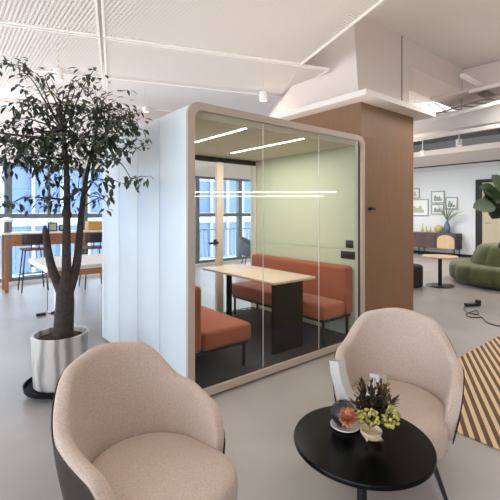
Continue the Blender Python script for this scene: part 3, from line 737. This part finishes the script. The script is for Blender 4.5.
# green island sofa
gc = cw(5.36, 7.78)
t = thing('island_sofa', 'round olive green velvet sofa with channelled seat and central backrest', 'sofa', gc)
def channel(r0, zprof, n, dep, per, name, rot=0):
    rows = []
    for rr_, z_ in zprof:
        row = []
        for k in range(n*per):
            a = 2*PI*k/(n*per)+rot; w_ = abs(math.sin(PI*k/per))**.5; row.append(Vector(((rr_-dep*(1-w_))*math.cos(a), (rr_-dep*(1-w_))*math.sin(a), z_ if z_ > .1 else z_)))
        rows.append(row)
    return MB().grid(rows, closed_v=True, cap=True).build(name, 'green_velvet', t, angle=80)
channel(0, [(1.14, .06), (1.19, .10), (1.2, .2), (1.2, .31), (1.175, .365), (1.11, .395), (.95, .405), (.7, .407)], 16, .045, 12, 'seat')
channel(0, [(.80, .408), (.79, .45), (.72, .62), (.66, .73), (.60, .775), (.5, .79), (.2, .79)], 10, .04, 12, 'backrest', .2)
MB().cyl((0, 0), 1.08, .001, .06, 48).build('plinth', 'side_dark', t)
# round side table, pouf
q = onz(440, 286, 0)
t = thing('side_table', 'round pale wood side table on a black pedestal near the green sofa', 'table', q)
MB().lathe([(0, .565), (.315, .565), (.325, .575), (.32, .59), (0, .59)], n=40, cap=False).build('tabletop', 'light_wood', t)
MB().lathe([(.035, .02), (.035, .564)], n=16).build('stem', 'black_metal', t)
MB().lathe([(0, .001), (.25, .001), (.255, .012), (.24, .02), (0, .022)], n=36, cap=False).build('base', 'black_metal', t)
q = cw(3.13, 7.55); o = MB().cyl((0, 0), .24, .002, .42, 32, .03).build('pouf', 'pouf'); o.location = q; tag(o, 'dark brown pouf half hidden by the wooden pillar', 'pouf')
# power strip on floor
p = onz(473, 306, 0)
t = thing('power_strip', 'black power strip with cable on the floor in front of the green sofa', 'power strip', p)
m_ = MB(); mt = Matrix.Rotation(math.atan2(RT.y, RT.x)+.25, 4, 'Z'); m_.box((-.14, -.035, .001), (.12, .035, .05), .01, mtx=mt); m_.box((.06, -.03, .04), (.13, .03, .09), .01, mtx=mt); m_.build('body', 'dark_plastic', t)
cp = [(466, 305), (464, 309), (468, 313), (478, 315), (476, 311), (466, 315), (472, 318), (482, 318), (487, 323), (500, 327), (520, 331)]
MB().tube(smooth_path([onz(x_, y_, 0) + UP*.008 - p for x_, y_ in cp]), .007, n=6).build('cable', 'dark_plastic', t)
# rug
rv = onz(461, 357.5, 0).y
o = MB().box((1.2, rv-2.3, .001), (4.05, rv, .012), .003).build('rug', 'rug'); tag(o, 'brown and cream diagonally striped rug', 'rug')
# big-leaved plant at the right edge
q = cw(3.72, 5.25)
t = thing('fiddle_leaf_plant', 'large-leaved potted plant reaching in over the green sofa', 'potted plant', q)
MB().lathe([(0, .001), (.15, .001), (.17, .02), (.2, .38), (.19, .4), (.175, .39), (.17, .34), (0, .34)], n=32, cap=False).build('pot', 'ceramic', t)
MB().lathe([(0, .35), (.17, .345)], n=24, cap=False).build('soil', 'soil', t)
m_ = MB(); limb(m_, [Vector((0, 0, .3)), Vector((.02, .02, .9)), Vector((-.02, .0, 1.5)), Vector((0, .02, 2.1))], .03, .015)
LV = [(484, 186, -.8, .5, .33), (493, 178, -.5, 1, .3), (478, 200, -1, .0, .3), (490, 203, -.6, -.7, .32), (500, 192, -.2, .4, .34), (503, 180, .3, 1, .3), (486, 194, -.9, -.3, .3), (499, 207, -.2, -1, .26), (498, 243, -.6, .2, .26), (510, 170, .2, 1, .3), (520, 190, 1, .2, .3), (515, 205, .6, -.4, .3), (530, 180, 1, .4, .3), (510, 225, -.2, -.2, .28), (482, 191, -.6, .9, .26), (494, 188, -.4, -.5, .3)]
lm = MB(); rr = random.Random(9)
for (x_, y_, dx, dz, L) in LV:
    c_ = at(x_+7, y_+6, 5.2+rr.uniform(-.15, .15)) - q; d = (RT*dx + UP*dz + FW*rr.uniform(-.5, .1)).normalized()
    st = c_ - d*(L*.5); a_ = Vector((0, .01, max(.7, st.z-.15)))
    m_.tube([a_, a_.lerp(st, .6)+UP*.03, st], [.008, .006, .004], n=5)
    lm.leaf(st, d, L, L*.78, up=(UP*.6 - FW*.8), fold=.25, droop=.15, seg=6)
m_.build('trunk', 'bark', t); lm.build('foliage', 'big_leaf', t)

# ------------------------------------------------------------------ ceiling fittings
def spot(label, x, y, d, r, h, first=[None]):
    p = at(x, y, d)
    if first[0]:
        o = dup(first[0]); o.location = p; o['label'] = label; return o
    t = thing('ceiling_spotlight', label, 'spotlight', p, 0, 'cylinder spotlights'); first[0] = t
    MB().lathe([(r*.8, .006), (r*.86, 0), (r, 0), (r, h), (0, h)], n=28, cap=False).build('housing', 'white_paint', t)
    MB().lathe([(0, .012), (r*.84, .012)], n=28, cap=False).build('lens', 'spot_lens', t)
    MB().tube([(0, 0, h), (0, 0, h+.55)], .008).build('stem', 'white_paint', t)
    return t
spot('white cylinder spotlight above the tree under the mesh ceiling', 58.5, 80, 4.7, .056, .13)
spot('white cylinder spotlight above the glass front of the booth', 263.3, 101, 5.55, .056, .13)
spot('white cylinder spotlight above the rear corner of the booth', 146, 112, 6.6, .056, .13)
spot('white cylinder spotlight under the white rail beyond the pillar', 459, 146, 7.6, .056, .13)
spot('white cylinder spotlight beside the pillar top', 422.5, 156, 9.5, .056, .13)
# duct, rail, tray, skylight (right)
def runbox(name, lab, cat, A_, B_, w, h, m_):
    A_, B_ = Vector(A_), Vector(B_); d = B_-A_; L = d.length; d.normalize(); s_ = Vector((d.y, -d.x, 0)).normalized()
    mt = Matrix.Translation(A_) @ Matrix((d, s_, d.cross(s_)*-1 if d.cross(s_).z < 0 else d.cross(s_))).transposed().to_4x4()
    o = MB().box((0, -w/2, 0), (L, w/2, h), .006, mtx=mt).build(name, m_); tag(o, lab, cat); return o
runbox('air_duct', 'large pale rectangular air duct beyond the pillar', 'duct', at(405, 138, 8.2), at(512, 123, 5.8), .5, .30, 'duct')
runbox('ceiling_rail', 'white straight ceiling rail under the air duct', 'rail', at(405, 143, 7.7), at(512, 126, 5.35), .07, .06, 'white_paint')
A_, B_ = at(432, 122, 6.5), at(512, 101, 4.95)
runbox('ceiling_rail', 'white straight ceiling rail along the top of the air duct', 'rail', A_, B_, .05, .05, 'white_paint')
A_, B_ = at(440, 115, 7.2), at(512, 94, 5.6); d = (B_-A_); d.z = 0; L = d.length; d.normalize(); s_ = Vector((d.y, -d.x, 0))
m_ = MB()
for e in (-.15, .15): m_.tube([A_+s_*e, B_+s_*e], .015, n=4)
for i in range(int(L/.25)): c_ = A_.lerp(B_, i*.25/L); m_.tube([c_-s_*.15, c_+s_*.15], .01, n=4)
for fct in (.35, .7): 
    c_ = A_.lerp(B_, fct); m_.tube([c_, Vector((c_.x, c_.y, 3.41))], .006, n=5)
o = m_.build('cable_tray', 'grey_plate'); tag(o, 'grey ladder cable tray hanging above the air duct', 'cable tray')
p0 = onz(416, 109, 3.78); p1 = onz(461, 111, 3.78)
zc = 3.785
cs = [onz(x_, y_, zc) for x_, y_ in ((414, 105), (444, 101.5), (458, 110), (420, 113))]
o = MB().prism(cs, (0, 0, .01)).build('light_panel', 'sky_panel', smooth=False); tag(o, 'bright square ceiling light panel beyond the pillar slab', 'ceiling light')
m_ = MB()
for f_ in (.2, .45, .7):
    a_ = cs[0].lerp(cs[1], f_); b__ = cs[3].lerp(cs[2], f_); m_.tube([a_-UP*.01, b__-UP*.01], .03, n=4)
m_.build('glazing_bar', 'white_paint', o, smooth=False)
runbox('ceiling_batten', 'white diagonal ceiling batten in the upper right', 'batten', at(462, 77, 5.6), at(487, 90, 6.2), .06, .05, 'white_paint')
runbox('ceiling_batten', 'long white ceiling batten crossing the upper right', 'batten', at(470, 93, 6.2), at(515, 83, 5.4), .05, .05, 'white_paint')
c4 = [at(x_, y_, d_) for x_, y_, d_ in ((476, 93.5, 6.4), (488, 91, 6.2), (497, 96, 6.5), (488, 99.5, 6.8))]
zz = sum(p.z for p in c4)/4
for p in c4: p.z = zz
o = MB().prism(c4, (0, 0, .03)).build('ceiling_plate', 'grey_plate', smooth=False); tag(o, 'grey ceiling plate between the white battens', 'plate')

# linear pendants behind the viewpoint (their reflections show in the booth glass)
def pend(label, x0, y0, x1, y1, D):
    a_, b__ = at(x0, y0, D), at(x1, y1, D); zz = (a_.z+b__.z)/2
    a_ = Vector((a_.x, -a_.y+.08, zz)); b__ = Vector((b__.x, -b__.y+.08, zz))
    t = thing('linear_pendant', label, 'pendant lamp', (a_+b__)/2, 0, 'linear pendant lamps')
    c_ = t.location
    MB().tube([a_-c_, b__-c_], .013, n=8).build('tube', 'pendant_glow', t)
    m_ = MB()
    for f_ in (.15, .85):
        e = a_.lerp(b__, f_)-c_; m_.tube([e+UP*.023, Vector((e.x, e.y, ZC-zz-.002))], .003, n=5)
    m_.build('cord', 'white_paint', t)
pend('slim glowing linear pendant reflected as the upper streak in the booth glass', 192, 189.5, 336, 194.5, 8.0)
pend('slim glowing linear pendant reflected as the lower streak in the booth glass', 192, 193.5, 323, 199, 7.2)

# ------------------------------------------------------------------ light
def area(name, loc, size, power, col, target=None, sy=None):
    l = bpy.data.lights.new(name, 'AREA'); l.energy = power; l.color = col; l.size = size
    if sy: l.shape = 'RECTANGLE'; l.size_y = sy
    o = bpy.data.objects.new(name, l); COL.objects.link(o); o.location = loc
    if target is not None: o.rotation_euler = (Vector(target)-Vector(loc)).to_track_quat('-Z', 'Y').to_euler()
    return o
warm = (1, .86, .72); neutral = (1, .95, .9); cool = (.8, .9, 1)
area('ceiling_lamp_front', cw(.9, .5, 3.1), 1.2, 13, warm)
area('ceiling_lamp_chairs', cw(-1.1, .4, 3.1), 1.0, 9, warm)
area('ceiling_lamp_right', cw(3.4, 4.6, 3.1), 1.2, 30, neutral)
area('ceiling_lamp_lounge', cw(6.2, 8.2, 2.95), 1.5, 65, neutral)
area('ceiling_lamp_far', Vector((8.7, 4.2, 2.9)), 1.5, 72, neutral)
area('fill_ceiling', cw(-1.2, 4.0, 2.35), 5.5, 26, warm, cw(-1.2, 4.01, 3.8), 3.5)  # added fill light without a fitting, brightens the mesh ceiling from below
area('fill_ceiling_lounge', Vector((6.2, 2.6, 2.3)), 3.5, 34, warm, Vector((6.2, 2.61, 3.8)), 2.5)  # unseen fill put in to lift the right-hand ceiling, no real lamp
area('fill_ceiling_windows', Vector((-1.5, 4.9, 2.3)), 5.5, 34, neutral, Vector((-1.5, 4.91, 3.8)), 1.5)  # further added fill, for the slab and wall top by the windows
area('booth_lamp', Vector((BW/2, 1.0, BH-.12)), 1.5, 16, neutral, Vector((BW/2, 1.0, 0)), 1.2)
for v_ in (-3.2, .6, 4.4): area('window_daylight', Vector((U0+.05, v_, 1.6)), 3.4, 24, cool, Vector((0, v_, 1.6)), 2.4)
sl_ = bpy.data.lights.new('spot_beam', 'SPOT'); sl_.energy = 14; sl_.color = warm; sl_.spot_size = math.radians(75); sl_.spot_blend = .8; sl_.shadow_soft_size = .05
so_ = bpy.data.objects.new('spot_beam', sl_); COL.objects.link(so_); so_.location = at(263.3, 101, 5.55) - UP*.02
so_.rotation_euler = (Vector((PU0, 1.2, 2.35)) - so_.location).to_track_quat('-Z', 'Y').to_euler()
W = bpy.data.worlds.new('World'); S.world = W; W.use_nodes = True
bg = W.node_tree.nodes['Background']; bg.inputs['Color'].default_value = (.80, .89, 1.0, 1); bg.inputs['Strength'].default_value = 3.3

cam = bpy.data.cameras.new('camera'); co = bpy.data.objects.new('camera', cam); COL.objects.link(co)
co.location = CAM; co.rotation_euler = (PI/2, 0, -TH)
cam.sensor_width = 36; cam.lens = F/500*36; cam.shift_y = -(250-HY)/500; cam.clip_end = 200; cam.clip_start = .05
S.camera = co
S.view_settings.view_transform = 'Standard'; S.view_settings.look = 'None'; S.view_settings.gamma = 1; S.view_settings.use_curve_mapping = False
S.view_settings.exposure = 0.72
S.cycles.use_denoising = True
S.cycles.max_bounces = 10; S.cycles.diffuse_bounces = 5; S.cycles.transparent_max_bounces = 24; S.cycles.sample_clamp_indirect = 6; S.cycles.caustics_reflective = False; S.cycles.caustics_refractive = False
